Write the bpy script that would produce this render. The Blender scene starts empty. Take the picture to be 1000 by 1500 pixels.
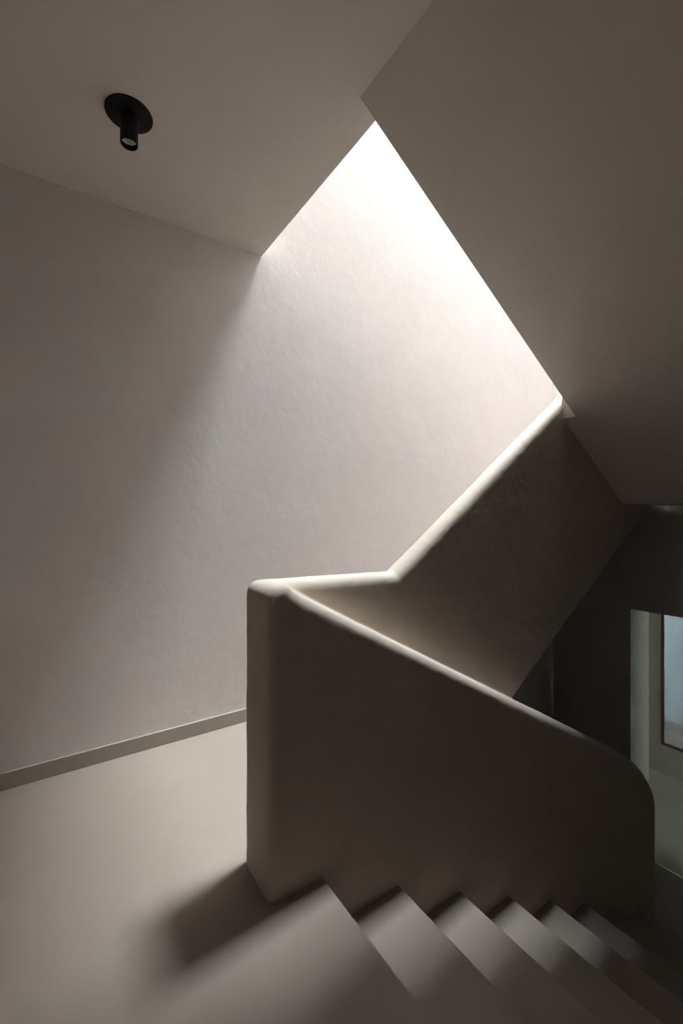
import bpy, bmesh, math, random
from mathutils import Vector

# ---------------------------------------------------------------- units
# h = eye height above the half landing (m).  X runs along the flights, Y across
# them towards the long lit wall, Z up.  Landing floor is z = 0, eye is z = h.
h = 1.15
C = bpy.context.scene.collection
scene = bpy.context.scene

# ---------------------------------------------------------------- camera
FPX = 637.0
cam_d = bpy.data.cameras.new('camera')
cam = bpy.data.objects.new('camera', cam_d)
C.objects.link(cam)
cam_d.sensor_fit = 'VERTICAL'
cam_d.sensor_height = 36.0
cam_d.sensor_width = 24.0
cam_d.lens = FPX / 1500.0 * 36.0
cam_d.clip_start = 0.02
cam.location = (0, 0, h)
cam.rotation_euler = (math.radians(90), 0, -math.atan2(637.0, 940.0))
scene.camera = cam

# ---------------------------------------------------------------- world: even overcast sky
world = bpy.data.worlds.new('overcast_sky')
scene.world = world
world.use_nodes = True
bg = world.node_tree.nodes['Background']
bg.inputs['Color'].default_value = (0.87, 0.935, 1.0, 1)
bg.inputs['Strength'].default_value = 32.0
scene.view_settings.view_transform = 'Standard'
scene.view_settings.look = 'None'
scene.view_settings.gamma = 1.0
scene.view_settings.use_curve_mapping = False
scene.view_settings.exposure = 3.0

# ---------------------------------------------------------------- layout (multiples of h)
W_B = 1.982            # lit wall plane
R_B = -0.55            # right wall plane (out of frame)
BACK_A = -0.90         # wall behind the camera
END_A = 3.43           # end wall plane
CEIL = 1.2515          # landing ceiling above eye
VOID_A = 0.870         # edge of the landing ceiling over the void
CREASE_A = 0.783       # where the sloped soffit starts
SOF_B = 1.056          # edge of the soffit
SOF_T = 0.655          # soffit slope
LOWCEIL = 0.045        # underside of the upper floor
SOF_END = CREASE_A + (CEIL - LOWCEIL) / SOF_T
RISE, GOING = 0.154, 0.278
NOSE0 = 0.624
LOW = -1 - 9 * RISE    # lower floor
B1, B2, B3 = 1.014, 1.114, 1.187   # low rail between B1 and B2, tall rail between B2 and B3
ROOF = 5.85
SKY_A0, SKY_A1, SKY_B0, SKY_B1 = 1.82, 3.36, 0.92, 1.88

def P(a, b, H):
    """multiples of h, H measured from eye level -> metres"""
    return Vector((a * h, b * h, (H + 1) * h))

# portal that guides sampling of the sky through the roof opening and over the courtyard
def portal(name, sx, sy, loc, rot=(0, 0, 0)):
    ld = bpy.data.lights.new(name, 'AREA')
    ld.shape = 'RECTANGLE'
    ld.size, ld.size_y = sx * h, sy * h
    ld.cycles.is_portal = True
    lo = bpy.data.objects.new(name, ld)
    C.objects.link(lo)
    lo.location = loc
    lo.rotation_euler = rot
portal('skylight_portal', SKY_A1 - SKY_A0, SKY_B1 - SKY_B0, P((SKY_A0 + SKY_A1) / 2, (SKY_B0 + SKY_B1) / 2, ROOF + 0.30))
portal('courtyard_portal', 1.1, 5.0, P(5.43, 0.6, 3.5))

# ---------------------------------------------------------------- materials
def nodes_of(name):
    m = bpy.data.materials.new(name)
    m.use_nodes = True
    return m, m.node_tree.nodes, m.node_tree.links

def plaster(name, col, var=0.05, rough=0.85, bump=0.25, scale=1.0, spec=0.2):
    m, N, L = nodes_of(name)
    bs = N['Principled BSDF']
    bs.inputs['Roughness'].default_value = rough
    bs.inputs['Specular IOR Level'].default_value = spec
    tc = N.new('ShaderNodeTexCoord')
    geo = N.new('ShaderNodeNewGeometry')
    n1 = N.new('ShaderNodeTexNoise'); n1.inputs['Scale'].default_value = 1.7 * scale
    n1.inputs['Detail'].default_value = 6; n1.inputs['Roughness'].default_value = 0.6
    n1.inputs['Distortion'].default_value = 0.6
    n2 = N.new('ShaderNodeTexNoise'); n2.inputs['Scale'].default_value = 13 * scale
    n2.inputs['Detail'].default_value = 5; n2.inputs['Roughness'].default_value = 0.55
    n2.inputs['Distortion'].default_value = 0.3
    n3 = N.new('ShaderNodeTexNoise'); n3.inputs['Scale'].default_value = 90 * scale
    n3.inputs['Detail'].default_value = 3
    for n in (n1, n2, n3):
        L.new(geo.outputs['Position'], n.inputs['Vector'])
    r = N.new('ShaderNodeValToRGB')
    r.color_ramp.elements[0].position = 0.3; r.color_ramp.elements[1].position = 0.7
    r.color_ramp.elements[0].color = tuple(c * (1 - var) for c in col) + (1,)
    r.color_ramp.elements[1].color = tuple(min(1, c * (1 + var)) for c in col) + (1,)
    mx = N.new('ShaderNodeMath'); mx.operation = 'MULTIPLY_ADD'
    mx.inputs[1].default_value = 0.35
    L.new(n2.outputs['Fac'], mx.inputs[0])
    sc = N.new('ShaderNodeMath'); sc.operation = 'MULTIPLY'; sc.inputs[1].default_value = 0.65
    L.new(n1.outputs['Fac'], sc.inputs[0]); L.new(sc.outputs[0], mx.inputs[2])
    L.new(mx.outputs[0], r.inputs['Fac'])
    L.new(r.outputs['Color'], bs.inputs['Base Color'])
    ad = N.new('ShaderNodeMath'); ad.operation = 'MULTIPLY_ADD'; ad.inputs[1].default_value = 0.12
    L.new(n3.outputs['Fac'], ad.inputs[0]); L.new(n2.outputs['Fac'], ad.inputs[2])
    bp = N.new('ShaderNodeBump'); bp.inputs['Strength'].default_value = bump
    bp.inputs['Distance'].default_value = 0.012
    L.new(ad.outputs[0], bp.inputs['Height'])
    L.new(bp.outputs['Normal'], bs.inputs['Normal'])
    return m

def plain(name, col, rough=0.5, metal=0.0, spec=0.5):
    m, N, L = nodes_of(name)
    bs = N['Principled BSDF']
    bs.inputs['Base Color'].default_value = tuple(col) + (1,)
    bs.inputs['Roughness'].default_value = rough
    bs.inputs['Metallic'].default_value = metal
    bs.inputs['Specular IOR Level'].default_value = spec
    n = N.new('ShaderNodeTexNoise'); n.inputs['Scale'].default_value = 60
    mp = N.new('ShaderNodeMapRange')
    mp.inputs['To Min'].default_value = max(0, rough - 0.06); mp.inputs['To Max'].default_value = min(1, rough + 0.06)
    L.new(n.outputs['Fac'], mp.inputs['Value']); L.new(mp.outputs['Result'], bs.inputs['Roughness'])
    return m

def pane_mat(name, tint):
    m, N, L = nodes_of(name)
    N.remove(N['Principled BSDF'])
    out = N['Material Output']
    t = N.new('ShaderNodeBsdfTransparent'); t.inputs['Color'].default_value = tuple(tint) + (1,)
    g = N.new('ShaderNodeBsdfGlossy'); g.inputs['Roughness'].default_value = 0.02
    f = N.new('ShaderNodeFresnel'); f.inputs['IOR'].default_value = 1.45
    mx = N.new('ShaderNodeMixShader')
    L.new(f.outputs[0], mx.inputs[0]); L.new(t.outputs[0], mx.inputs[1]); L.new(g.outputs[0], mx.inputs[2])
    L.new(mx.outputs[0], out.inputs['Surface'])
    return m

M_WALL = plaster('lime_plaster', (0.785, 0.735, 0.705), 0.045, 0.88, 0.14)
M_CEIL = plaster('ceiling_plaster', (0.74, 0.67, 0.61), 0.04, 0.9, 0.12)
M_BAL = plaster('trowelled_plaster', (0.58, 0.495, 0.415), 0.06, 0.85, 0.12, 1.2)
M_FLOOR = plaster('microcement', (0.325, 0.270, 0.226), 0.05, 0.55, 0.05, 0.8, 0.35)
M_HALL = plaster('hall_screed', (0.74, 0.73, 0.66), 0.05, 0.6, 0.05, 0.8, 0.3)
M_BASE = plaster('skirting_paint', (0.40, 0.365, 0.31), 0.05, 0.7, 0.08)
M_COURT = plaster('courtyard_render', (0.60, 0.66, 0.68), 0.04, 0.9, 0.15)
M_BLACK = plain('black_metal', (0.006, 0.006, 0.006), 0.55, 0.0, 0.25)
M_LENS = plain('frosted_lens', (0.75, 0.75, 0.68), 0.35)
M_REFL = plain('reflector', (0.45, 0.43, 0.36), 0.3)
M_WOOD = plain('brown_timber', (0.16, 0.065, 0.04), 0.45)
M_FRAME = plain('white_metal', (0.7, 0.7, 0.68), 0.4)
M_GLASS = pane_mat('clear_pane', (0.97, 0.98, 0.98))
M_TINT = pane_mat('tinted_pane', (0.080, 0.085, 0.084))

M_DIM = pane_mat('dark_tinted_pane', (0.118, 0.125, 0.113))

# ---------------------------------------------------------------- mesh helpers
def obj(name, bm, mat, parent=None, smooth=False):
    bmesh.ops.recalc_face_normals(bm, faces=bm.faces[:])
    me = bpy.data.meshes.new(name)
    bm.to_mesh(me); bm.free()
    me.materials.append(mat)
    for p in me.polygons:
        p.use_smooth = smooth
    o = bpy.data.objects.new(name, me)
    C.objects.link(o)
    if parent:
        o.parent = parent
    return o

def add_box(bm, a0, a1, b0, b1, z0, z1):
    v = [bm.verts.new(P(a, b, z)) for z in (z0, z1) for a, b in ((a0, b0), (a1, b0), (a1, b1), (a0, b1))]
    for f in ((0, 3, 2, 1), (4, 5, 6, 7), (0, 1, 5, 4), (1, 2, 6, 5), (2, 3, 7, 6), (3, 0, 4, 7)):
        bm.faces.new([v[i] for i in f])

def box(name, a0, a1, b0, b1, z0, z1, mat, parent=None, bev=0.0):
    bm = bmesh.new()
    add_box(bm, a0, a1, b0, b1, z0, z1)
    if bev:
        bmesh.ops.bevel(bm, geom=bm.edges[:], offset=bev, segments=2, profile=0.5, affect='EDGES')
    return obj(name, bm, mat, parent)

def prism(bm, prof, b0, b1):
    """profile [(A,H)...] swept across B"""
    n = len(prof)
    lo_ = [bm.verts.new(P(a, b0, z)) for a, z in prof]
    hi_ = [bm.verts.new(P(a, b1, z)) for a, z in prof]
    bm.faces.new(lo_); bm.faces.new(hi_[::-1])
    for i in range(n):
        j = (i + 1) % n
        bm.faces.new((lo_[j], lo_[i], hi_[i], hi_[j]))
    return lo_, hi_

def plate(bm, poly, z0, z1):
    """polygon [(A,B)...] extruded in height"""
    n = len(poly)
    lo_ = [bm.verts.new(P(a, b, z0)) for a, b in poly]
    hi_ = [bm.verts.new(P(a, b, z1)) for a, b in poly]
    bm.faces.new(lo_[::-1]); bm.faces.new(hi_)
    for i in range(n):
        j = (i + 1) % n
        bm.faces.new((lo_[i], lo_[j], hi_[j], hi_[i]))

def struct(o):
    o['kind'] = 'structure'
    return o

def tag(o, label, cat, group=None):
    o['label'] = label; o['category'] = cat
    if group:
        o['group'] = group
    return o

def empty(name, loc):
    o = bpy.data.objects.new(name, None)
    o.location = loc
    o.empty_display_size = 0.1
    C.objects.link(o)
    return o

def under(parent, o):
    o.parent = parent
    o.matrix_parent_inverse = parent.matrix_basis.inverted()
    return o

# ---------------------------------------------------------------- shell
TOP = ROOF + 0.30
T = 0.20
bm = bmesh.new(); add_box(bm, BACK_A - T, END_A + 0.30, W_B, W_B + T, LOW - 0.25, TOP)
struct(obj('wall_left', bm, M_WALL))
bm = bmesh.new(); add_box(bm, BACK_A - T, END_A + 0.30, R_B - T, R_B, LOW - 0.25, CEIL + 0.2)
struct(obj('wall_right', bm, M_WALL))
bm = bmesh.new(); add_box(bm, BACK_A - T, BACK_A, R_B, W_B, -1.2, CEIL + 0.2)
struct(obj('wall_back', bm, M_WALL))
# unseen upper storey, its walls set far out to cut bounce onto wall_left
UB, UA = -3.6, -3.2
bm = bmesh.new(); add_box(bm, UA, END_A + 0.30, UB - T, UB, CEIL, TOP)
struct(obj('wall_upper_right', bm, M_WALL))
bm = bmesh.new(); add_box(bm, UA - T, UA, UB, W_B, CEIL, TOP)
struct(obj('wall_upper_back', bm, M_WALL))
bm = bmesh.new(); add_box(bm, UA, BACK_A - T, W_B, W_B + T, CEIL, TOP)
struct(obj('wall_upper_left', bm, M_WALL))
bm = bmesh.new(); add_box(bm, UA, END_A + 0.30, UB, R_B - T, CEIL, CEIL + 0.2)
add_box(bm, UA, BACK_A - T, R_B - T, W_B, CEIL, CEIL + 0.2)
struct(obj('floor_upper', bm, M_FLOOR))
# end wall with the opening into the hall
OP0, OP1, LINT = 0.50, 1.405, -0.689
bm = bmesh.new()
ET = END_A + 0.30
add_box(bm, END_A, ET, OP1, W_B, LOW - 0.25, LINT)
add_box(bm, END_A, ET, R_B, OP0, LOW - 0.25, LINT)
add_box(bm, END_A, ET, R_B, W_B, LINT, TOP)
add_box(bm, END_A, ET, UB, R_B, CEIL, TOP)
struct(obj('wall_end', bm, M_WALL))

# half landing
bm = bmesh.new()
plate(bm, [(BACK_A, R_B), (NOSE0, R_B), (NOSE0, B1 + 0.06), (1.04, B1 + 0.06), (1.04, W_B), (BACK_A, W_B)], -1.18, -1.0)
struct(obj('floor_landing', bm, M_FLOOR))
# lower floor
bm = bmesh.new(); add_box(bm, 0.50, END_A - 0.003, R_B, W_B, LOW - 0.18, LOW)
struct(obj('floor_lower', bm, M_FLOOR))
bm = bmesh.new(); add_box(bm, 0.30, 0.50, R_B, W_B, LOW - 0.18, -1.18)
struct(obj('wall_under_landing', bm, M_WALL))
# skirting along the lit wall
bm = bmesh.new(); add_box(bm, BACK_A, 1.04, W_B - 0.010, W_B, -1.0, -0.938)
bmesh.ops.bevel(bm, geom=bm.edges[:], offset=0.002, segments=1, affect='EDGES')
struct(obj('baseboard_left', bm, M_BASE))

# landing ceiling (underside of the next half landing)
bm = bmesh.new()
plate(bm, [(BACK_A, R_B), (CREASE_A, R_B), (CREASE_A, SOF_B), (VOID_A, SOF_B), (VOID_A, W_B), (BACK_A, W_B)], CEIL, CEIL + 0.20)
struct(obj('ceiling_landing', bm, M_CEIL))
# upper floor slab at the far end
bm = bmesh.new(); add_box(bm, SOF_END, END_A, R_B, B2 + 0.01, LOWCEIL, LOWCEIL + 0.17)
add_box(bm, 2.95, END_A, B2 + 0.01, W_B, LOWCEIL, LOWCEIL + 0.17)
struct(obj('ceiling_lower', bm, M_CEIL))
bm = bmesh.new(); add_box(bm, SOF_END, END_A, R_B, B2, LOWCEIL + 0.171, LOWCEIL + 0.187)
add_box(bm, 3.02, END_A, B2, W_B, LOWCEIL + 0.171, LOWCEIL + 0.187)
struct(obj('floor_upper_lobby', bm, M_FLOOR))
bm = bmesh.new()
plate(bm, [(BACK_A - T, R_B - T), (CREASE_A, R_B - T), (CREASE_A, SOF_B), (VOID_A, SOF_B), (VOID_A, W_B), (BACK_A - T, W_B)], CEIL + 0.201, CEIL + 0.215)
struct(obj('floor_upper_landing', bm, M_FLOOR))
# roof with skylight opening
bm = bmesh.new()
add_box(bm, UA, SKY_A0, UB, W_B, ROOF, TOP)
add_box(bm, SKY_A1, END_A, UB, W_B, ROOF, TOP)
add_box(bm, SKY_A0, SKY_A1, UB, SKY_B0, ROOF, TOP)
add_box(bm, SKY_A0, SKY_A1, SKY_B1, W_B, ROOF, TOP)
struct(obj('ceiling_upper', bm, M_CEIL))
bm = bmesh.new()
fw = 0.03
add_box(bm, SKY_A0, SKY_A1, SKY_B0, SKY_B0 + fw, TOP, TOP + 0.04)
add_box(bm, SKY_A0, SKY_A1, SKY_B1 - fw, SKY_B1, TOP, TOP + 0.04)
add_box(bm, SKY_A0, SKY_A0 + fw, SKY_B0 + fw, SKY_B1 - fw, TOP, TOP + 0.04)
add_box(bm, SKY_A1 - fw, SKY_A1, SKY_B0 + fw, SKY_B1 - fw, TOP, TOP + 0.04)
sk = struct(obj('window_1', bm, M_FRAME))
box('pane', SKY_A0 + fw, SKY_A1 - fw, SKY_B0 + fw, SKY_B1 - fw, TOP + 0.015, TOP + 0.025, M_GLASS, sk)

# ---------------------------------------------------------------- descending flight
st = empty('staircase', P(NOSE0, 0.5, LOW))
tag(st, 'concrete stair flight descending from the landing beside the low sloping balustrade', 'staircase')
bm = bmesh.new()
add_box(bm, 0, GOING + 0.02, R_B + 0.004, B1 + 0.04, -1 - RISE * 1.12, -1)
ed = [e for e in bm.edges if all(abs(v.co.z) < 1e-5 for v in e.verts) and all(abs(v.co.x - (GOING + 0.02) * h) < 1e-4 for v in e.verts)]
bmesh.ops.bevel(bm, geom=ed, offset=0.004, segments=2, profile=0.5, affect='EDGES')
s0 = obj('step', bm, M_FLOOR)
for k in range(1, 9):
    s = s0 if k == 1 else s0.copy()
    if k > 1:
        C.objects.link(s)
    s.location = Vector(((NOSE0 + (k - 1) * GOING - 0.02) * h, 0, -k * RISE * h))
    under(st, s)
bm = bmesh.new()
a9 = NOSE0 + 8 * GOING
prism(bm, [(NOSE0 - 0.05, -1.16), (NOSE0 + 0.02, -1 - RISE - 0.05), (a9 - 0.06, LOW + 0.06), (a9 - 0.02, LOW), (a9 - 0.45, LOW), (NOSE0 - 0.05, -1.45)], R_B + 0.004, B1 + 0.03)
under(st, obj('waist_slab', bm, M_CEIL))

# ---------------------------------------------------------------- ascending flight
UG = RISE / 0.628
sa = empty('staircase', P(0.9, 1.6, -1))
tag(sa, 'stair flight rising behind the tall balustrade along the bright wall', 'staircase')
UA0 = 1.05
def usof(a):
    return 0.004 + 0.616 * (a - 2.94)
bm = bmesh.new()
add_box(bm, 0, UG + 0.02, B3 - 0.03, W_B - 0.003, -1, -1 + RISE * 1.1)
u0 = obj('step', bm, M_FLOOR)
for k in range(8):
    s = u0 if k == 0 else u0.copy()
    if k:
        C.objects.link(s)
    s.location = Vector(((UA0 + k * UG) * h, 0, (k * RISE - RISE * 0.1) * h))
    under(sa, s)
bm = bmesh.new()
prism(bm, [(1.04, -1.18), (1.04, -1.0), (UA0 + 0.02, -1.0 + 0.06), (UA0 + 7 * UG, -1 + 7 * RISE + 0.04), (2.94, -1 + 8 * RISE - 0.02), (2.94, usof(2.94)), (1.10, usof(1.10))], B2 + 0.02, W_B - 0.003)
under(sa, obj('waist_slab', bm, M_CEIL))

# ---------------------------------------------------------------- flight above (its soffit is the big sloped ceiling)
sf = empty('staircase', P(1.6, 0.5, 0.5))
tag(sf, 'upper stair flight seen from below as a large sloping plaster soffit', 'staircase')
bm = bmesh.new()
prism(bm, [(CREASE_A, CEIL), (SOF_END, LOWCEIL), (SOF_END, LOWCEIL + 0.17), (CREASE_A, CEIL + 0.19)], R_B + 0.004, SOF_B)
SJ = 2.02             # beyond this the soffit runs on to the tall rail
zs = CEIL - SOF_T * (SJ - CREASE_A)
prism(bm, [(SJ, zs), (SOF_END, LOWCEIL), (SOF_END, LOWCEIL + 0.17), (SJ, zs + 0.19)], SOF_B, B2 + 0.006)
under(sf, obj('soffit', bm, M_CEIL))
bm = bmesh.new()
tg = (SOF_END - CREASE_A) / 8
add_box(bm, 0, tg, R_B + 0.004, SOF_B, -1, -1 + RISE)
t0 = obj('step', bm, M_FLOOR)
for k in range(8):
    s = t0 if k == 0 else t0.copy()
    if k:
        C.objects.link(s)
    s.location = Vector(((CREASE_A + k * tg) * h, 0, (1 + CEIL + 0.20 - (k + 1) * RISE - 0.02) * h))
    under(sf, s)
# ---------------------------------------------------------------- balustrade: one plastered spine, tall rail + low rail
def bevel_prism(bm, prof, b0, b1, r0, r1):
    """profile prism with its near edges rounded by r0 and its far edges by r1"""
    b = bmesh.new()
    prism(b, prof, b0, b1)
    bmesh.ops.recalc_face_normals(b, faces=b.faces[:])
    for bb, rr in ((b0, r0), (b1, r1)):
        ed = [e for e in b.edges if all(abs(v.co.y - bb * h) < 1e-5 for v in e.verts)]
        bmesh.ops.bevel(b, geom=ed, offset=rr * h, segments=6, profile=0.5, affect='EDGES', clamp_overlap=True)
    me = bpy.data.meshes.new('tmp'); b.to_mesh(me); b.free()
    bm.from_mesh(me); bpy.data.meshes.remove(me)

bm = bmesh.new()
A0 = 0.467
K0 = (0.985, -0.206)
def soft_end(z):
    return [(A0, z - 0.036), (A0 + 0.004, z - 0.020), (A0 + 0.013, z - 0.008), (A0 + 0.027, z - 0.001), (A0 + 0.045, z)]
up = [(A0, -1.02)] + soft_end(-0.194) + [K0, (2.10, K0[1] + 0.712 * (2.10 - K0[0])), (2.94, 0.62), (2.94, usof(2.94)), (1.16, usof(1.16))]
def ltop(a):
    return -0.2216 - 0.540 * (a - 0.568)
low = [(A0, -1.05)] + soft_end(-0.194) + [(0.535, -0.198), (0.57, ltop(0.57)), (2.30, ltop(2.30)), (2.45, -1.245), (2.57, -1.325), (2.66, -1.405),
       (2.735, -1.485), (2.78, -1.555), (2.80, -1.62), (2.80, LOW - 0.03), (2.6, LOW - 0.03), (NOSE0 + 0.1, -1.3)]
bevel_prism(bm, up, B2, B3, 0.040, 0.024)
bevel_prism(bm, low, B1, B2 + 0.012, 0.044, 0.008)
# the rounded end block where both rails start
bevel_prism(bm, [(A0, -1.02)] + soft_end(-0.194) + [(0.535, -0.194), (0.535, -1.02)], B1, B3, 0.026, 0.022)
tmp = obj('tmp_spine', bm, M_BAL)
rm = tmp.modifiers.new('r', 'REMESH'); rm.mode = 'VOXEL'; rm.voxel_size = 0.008; rm.adaptivity = 0.0
sm = tmp.modifiers.new('s', 'SMOOTH'); sm.iterations = 5; sm.factor = 0.5
tx = bpy.data.textures.new('trowel', 'CLOUDS'); tx.noise_scale = 0.16; tx.noise_depth = 2
dp = tmp.modifiers.new('d', 'DISPLACE'); dp.texture = tx; dp.strength = 0.0035; dp.mid_level = 0.5
dp.texture_coords = 'GLOBAL'
tx2 = bpy.data.textures.new('trowel_fine', 'CLOUDS'); tx2.noise_scale = 0.035; tx2.noise_depth = 1
dp2 = tmp.modifiers.new('d2', 'DISPLACE'); dp2.texture = tx2; dp2.strength = 0.0015; dp2.mid_level = 0.5
dp2.texture_coords = 'GLOBAL'
dg = bpy.context.evaluated_depsgraph_get()
me = bpy.data.meshes.new_from_object(tmp.evaluated_get(dg))
me.name = 'balustrade'
bpy.data.objects.remove(tmp)
for p in me.polygons:
    p.use_smooth = True
bal = bpy.data.objects.new('balustrade', me)
C.objects.link(bal)
tag(bal, 'solid rounded plaster balustrade dividing the rising and descending stair flights', 'balustrade')

# ---------------------------------------------------------------- hall beyond the opening
H0, H1 = END_A + 0.30, 4.66
HB0, HB1 = -1.6, 2.1
HC = 0.045
bm = bmesh.new(); add_box(bm, END_A + 0.003, H1, OP0, OP1, LOW - 0.18, LOW)
add_box(bm, H0, H1, HB0, OP0, LOW - 0.18, LOW); add_box(bm, H0, H1, OP1, HB1, LOW - 0.18, LOW)
struct(obj('floor_hall', bm, M_HALL))
bm = bmesh.new(); add_box(bm, H0, H1, HB0, HB1, HC, HC + 0.18)
struct(obj('ceiling_hall', bm, M_CEIL))
bm = bmesh.new(); add_box(bm, H0, H1, HB1, HB1 + T, LOW - 0.18, HC + 0.18)
struct(obj('wall_hall_side', bm, M_WALL))
bm = bmesh.new(); add_box(bm, H0 - 0.3, H0, HB0, R_B - T, LOW - 0.18, HC + 0.18)
struct(obj('wall_hall_near', bm, M_WALL))
# end wall of the hall with a tinted window, round the corner from the opening
EA0, EA1, EZ0, EZ1 = H0 + 0.12, H1 - 0.12, -2.0, -0.35
bm = bmesh.new()
add_box(bm, H0, EA0, HB0 - T, HB0, LOW - 0.18, HC + 0.18)
add_box(bm, EA1, H1 + T, HB0 - T, HB0, LOW - 0.18, HC + 0.18)
add_box(bm, EA0, EA1, HB0 - T, HB0, LOW - 0.18, EZ0)
add_box(bm, EA0, EA1, HB0 - T, HB0, EZ1, HC + 0.18)
struct(obj('wall_hall_end', bm, M_WALL))
bm = bmesh.new()
add_box(bm, EA0, EA0 + 0.022, HB0 - 0.1, HB0 - 0.04, EZ0, EZ1)
add_box(bm, EA1 - 0.022, EA1, HB0 - 0.1, HB0 - 0.04, EZ0, EZ1)
add_box(bm, EA0 + 0.022, EA1 - 0.022, HB0 - 0.1, HB0 - 0.04, EZ0, EZ0 + 0.022)
add_box(bm, EA0 + 0.022, EA1 - 0.022, HB0 - 0.1, HB0 - 0.04, EZ1 - 0.022, EZ1)
w3 = struct(obj('window_3', bm, M_WOOD))
box('pane', EA0 + 0.022, EA1 - 0.022, HB0 - 0.075, HB0 - 0.065, EZ0 + 0.022, EZ1 - 0.022, M_DIM, w3)
portal('hall_window_portal', EZ1 - EZ0, EA1 - EA0, P((EA0 + EA1) / 2, HB0 - T, (EZ0 + EZ1) / 2), (math.radians(90), math.radians(90), 0))
# far wall with window
WB0, WB1, WZ0, WZ1 = -0.30, 1.655, -2.125, -0.30
bm = bmesh.new()
add_box(bm, H1, H1 + 0.05, WB1, HB1 + T, LOW - 0.18, HC + 0.18)
add_box(bm, H1, H1 + 0.05, HB0, WB0, LOW - 0.18, HC + 0.18)
add_box(bm, H1, H1 + 0.05, WB0, WB1, LOW - 0.18, WZ0)
add_box(bm, H1, H1 + 0.05, WB0, WB1, WZ1, HC + 0.18)
struct(obj('wall_hall_far', bm, M_WALL))
bm = bmesh.new()
fr = 0.013
fa0, fa1 = H1 - 0.006, H1 + 0.03
add_box(bm, fa0, fa1, WB0, WB0 + fr, WZ0, WZ1)
add_box(bm, fa0, fa1, WB1 - fr, WB1, WZ0, WZ1)
add_box(bm, fa0, fa1, WB0 + fr, WB1 - fr, WZ0, WZ0 + fr)
add_box(bm, fa0, fa1, WB0 + fr, WB1 - fr, WZ1 - fr, WZ1)
wn = struct(obj('window_2', bm, M_WOOD))
box('pane', H1 + 0.01, H1 + 0.02, WB0 + fr, WB1 - fr, WZ0 + fr, WZ1 - fr, M_TINT, wn)
# courtyard seen through it
bm = bmesh.new(); add_box(bm, H1 + 0.05, 6.0, -2.0, 3.2, LOW - 0.2, LOW - 0.05)
struct(obj('floor_courtyard', bm, M_FLOOR))
bm = bmesh.new(); add_box(bm, 6.0, 6.2, -2.0, 3.2, LOW - 0.2, 3.5)
struct(obj('wall_courtyard', bm, M_COURT))
bm = bmesh.new(); add_box(bm, H1 + 0.05, 6.0, 3.0, 3.2, LOW - 0.05, 3.5)
struct(obj('wall_courtyard_side', bm, M_COURT))
bm = bmesh.new(); add_box(bm, H1 + 0.05, 6.0, -2.0, -1.8, LOW - 0.05, 3.5)
struct(obj('wall_courtyard_end', bm, M_COURT))

# ---------------------------------------------------------------- ceiling spotlight
def lathe(name, prof, mat, parent, seg=48, smooth=True):
    bm = bmesh.new()
    rings = []
    for r, z in prof:
        if r == 0:
            rings.append([bm.verts.new((0, 0, z))])
        else:
            rings.append([bm.verts.new((r * math.cos(2 * math.pi * i / seg), r * math.sin(2 * math.pi * i / seg), z)) for i in range(seg)])
    for p, q in zip(rings, rings[1:]):
        for i in range(seg):
            j = (i + 1) % seg
            if len(p) == 1 and len(q) == 1:
                continue
            if len(p) == 1:
                bm.faces.new((p[0], q[i], q[j]))
            elif len(q) == 1:
                bm.faces.new((p[i], p[j], q[0]))
            else:
                bm.faces.new((p[i], p[j], q[j], q[i]))
    o = obj(name, bm, mat, parent, smooth)
    es = o.modifiers.new('edge', 'EDGE_SPLIT'); es.split_angle = math.radians(35)
    return o

sp = empty('ceiling_spotlight', P(0.2145, 1.507, CEIL))
tag(sp, 'black cylindrical spotlight on a round black ceiling plate above the landing', 'ceiling light')
R_, r_, L_ = 0.069 * h, 0.0258 * h, 0.096 * h
lathe('ceiling_plate', [(0, 0), (R_, 0), (R_, -0.004), (R_ - 0.002, -0.006), (0, -0.006)], M_BLACK, sp)
lathe('lamp_tube', [(0, -0.006), (r_, -0.006), (r_, -L_ + 0.001), (r_ - 0.001, -L_), (r_ - 0.003, -L_), (r_ - 0.0035, -L_ + 0.022), (0, -L_ + 0.022)], M_BLACK, sp)
ln = lathe('lens', [(0, -L_ + 0.016), (0.5 * r_, -L_ + 0.0158), (r_ - 0.0037, -L_ + 0.018), (r_ - 0.0037, -L_ + 0.0215), (0, -L_ + 0.0215)], M_LENS, sp)
lathe('bulb', [(0, -L_ + 0.012), (0.3 * r_, -L_ + 0.013), (0.42 * r_, -L_ + 0.0156), (0, -L_ + 0.0157)], M_REFL, ln)
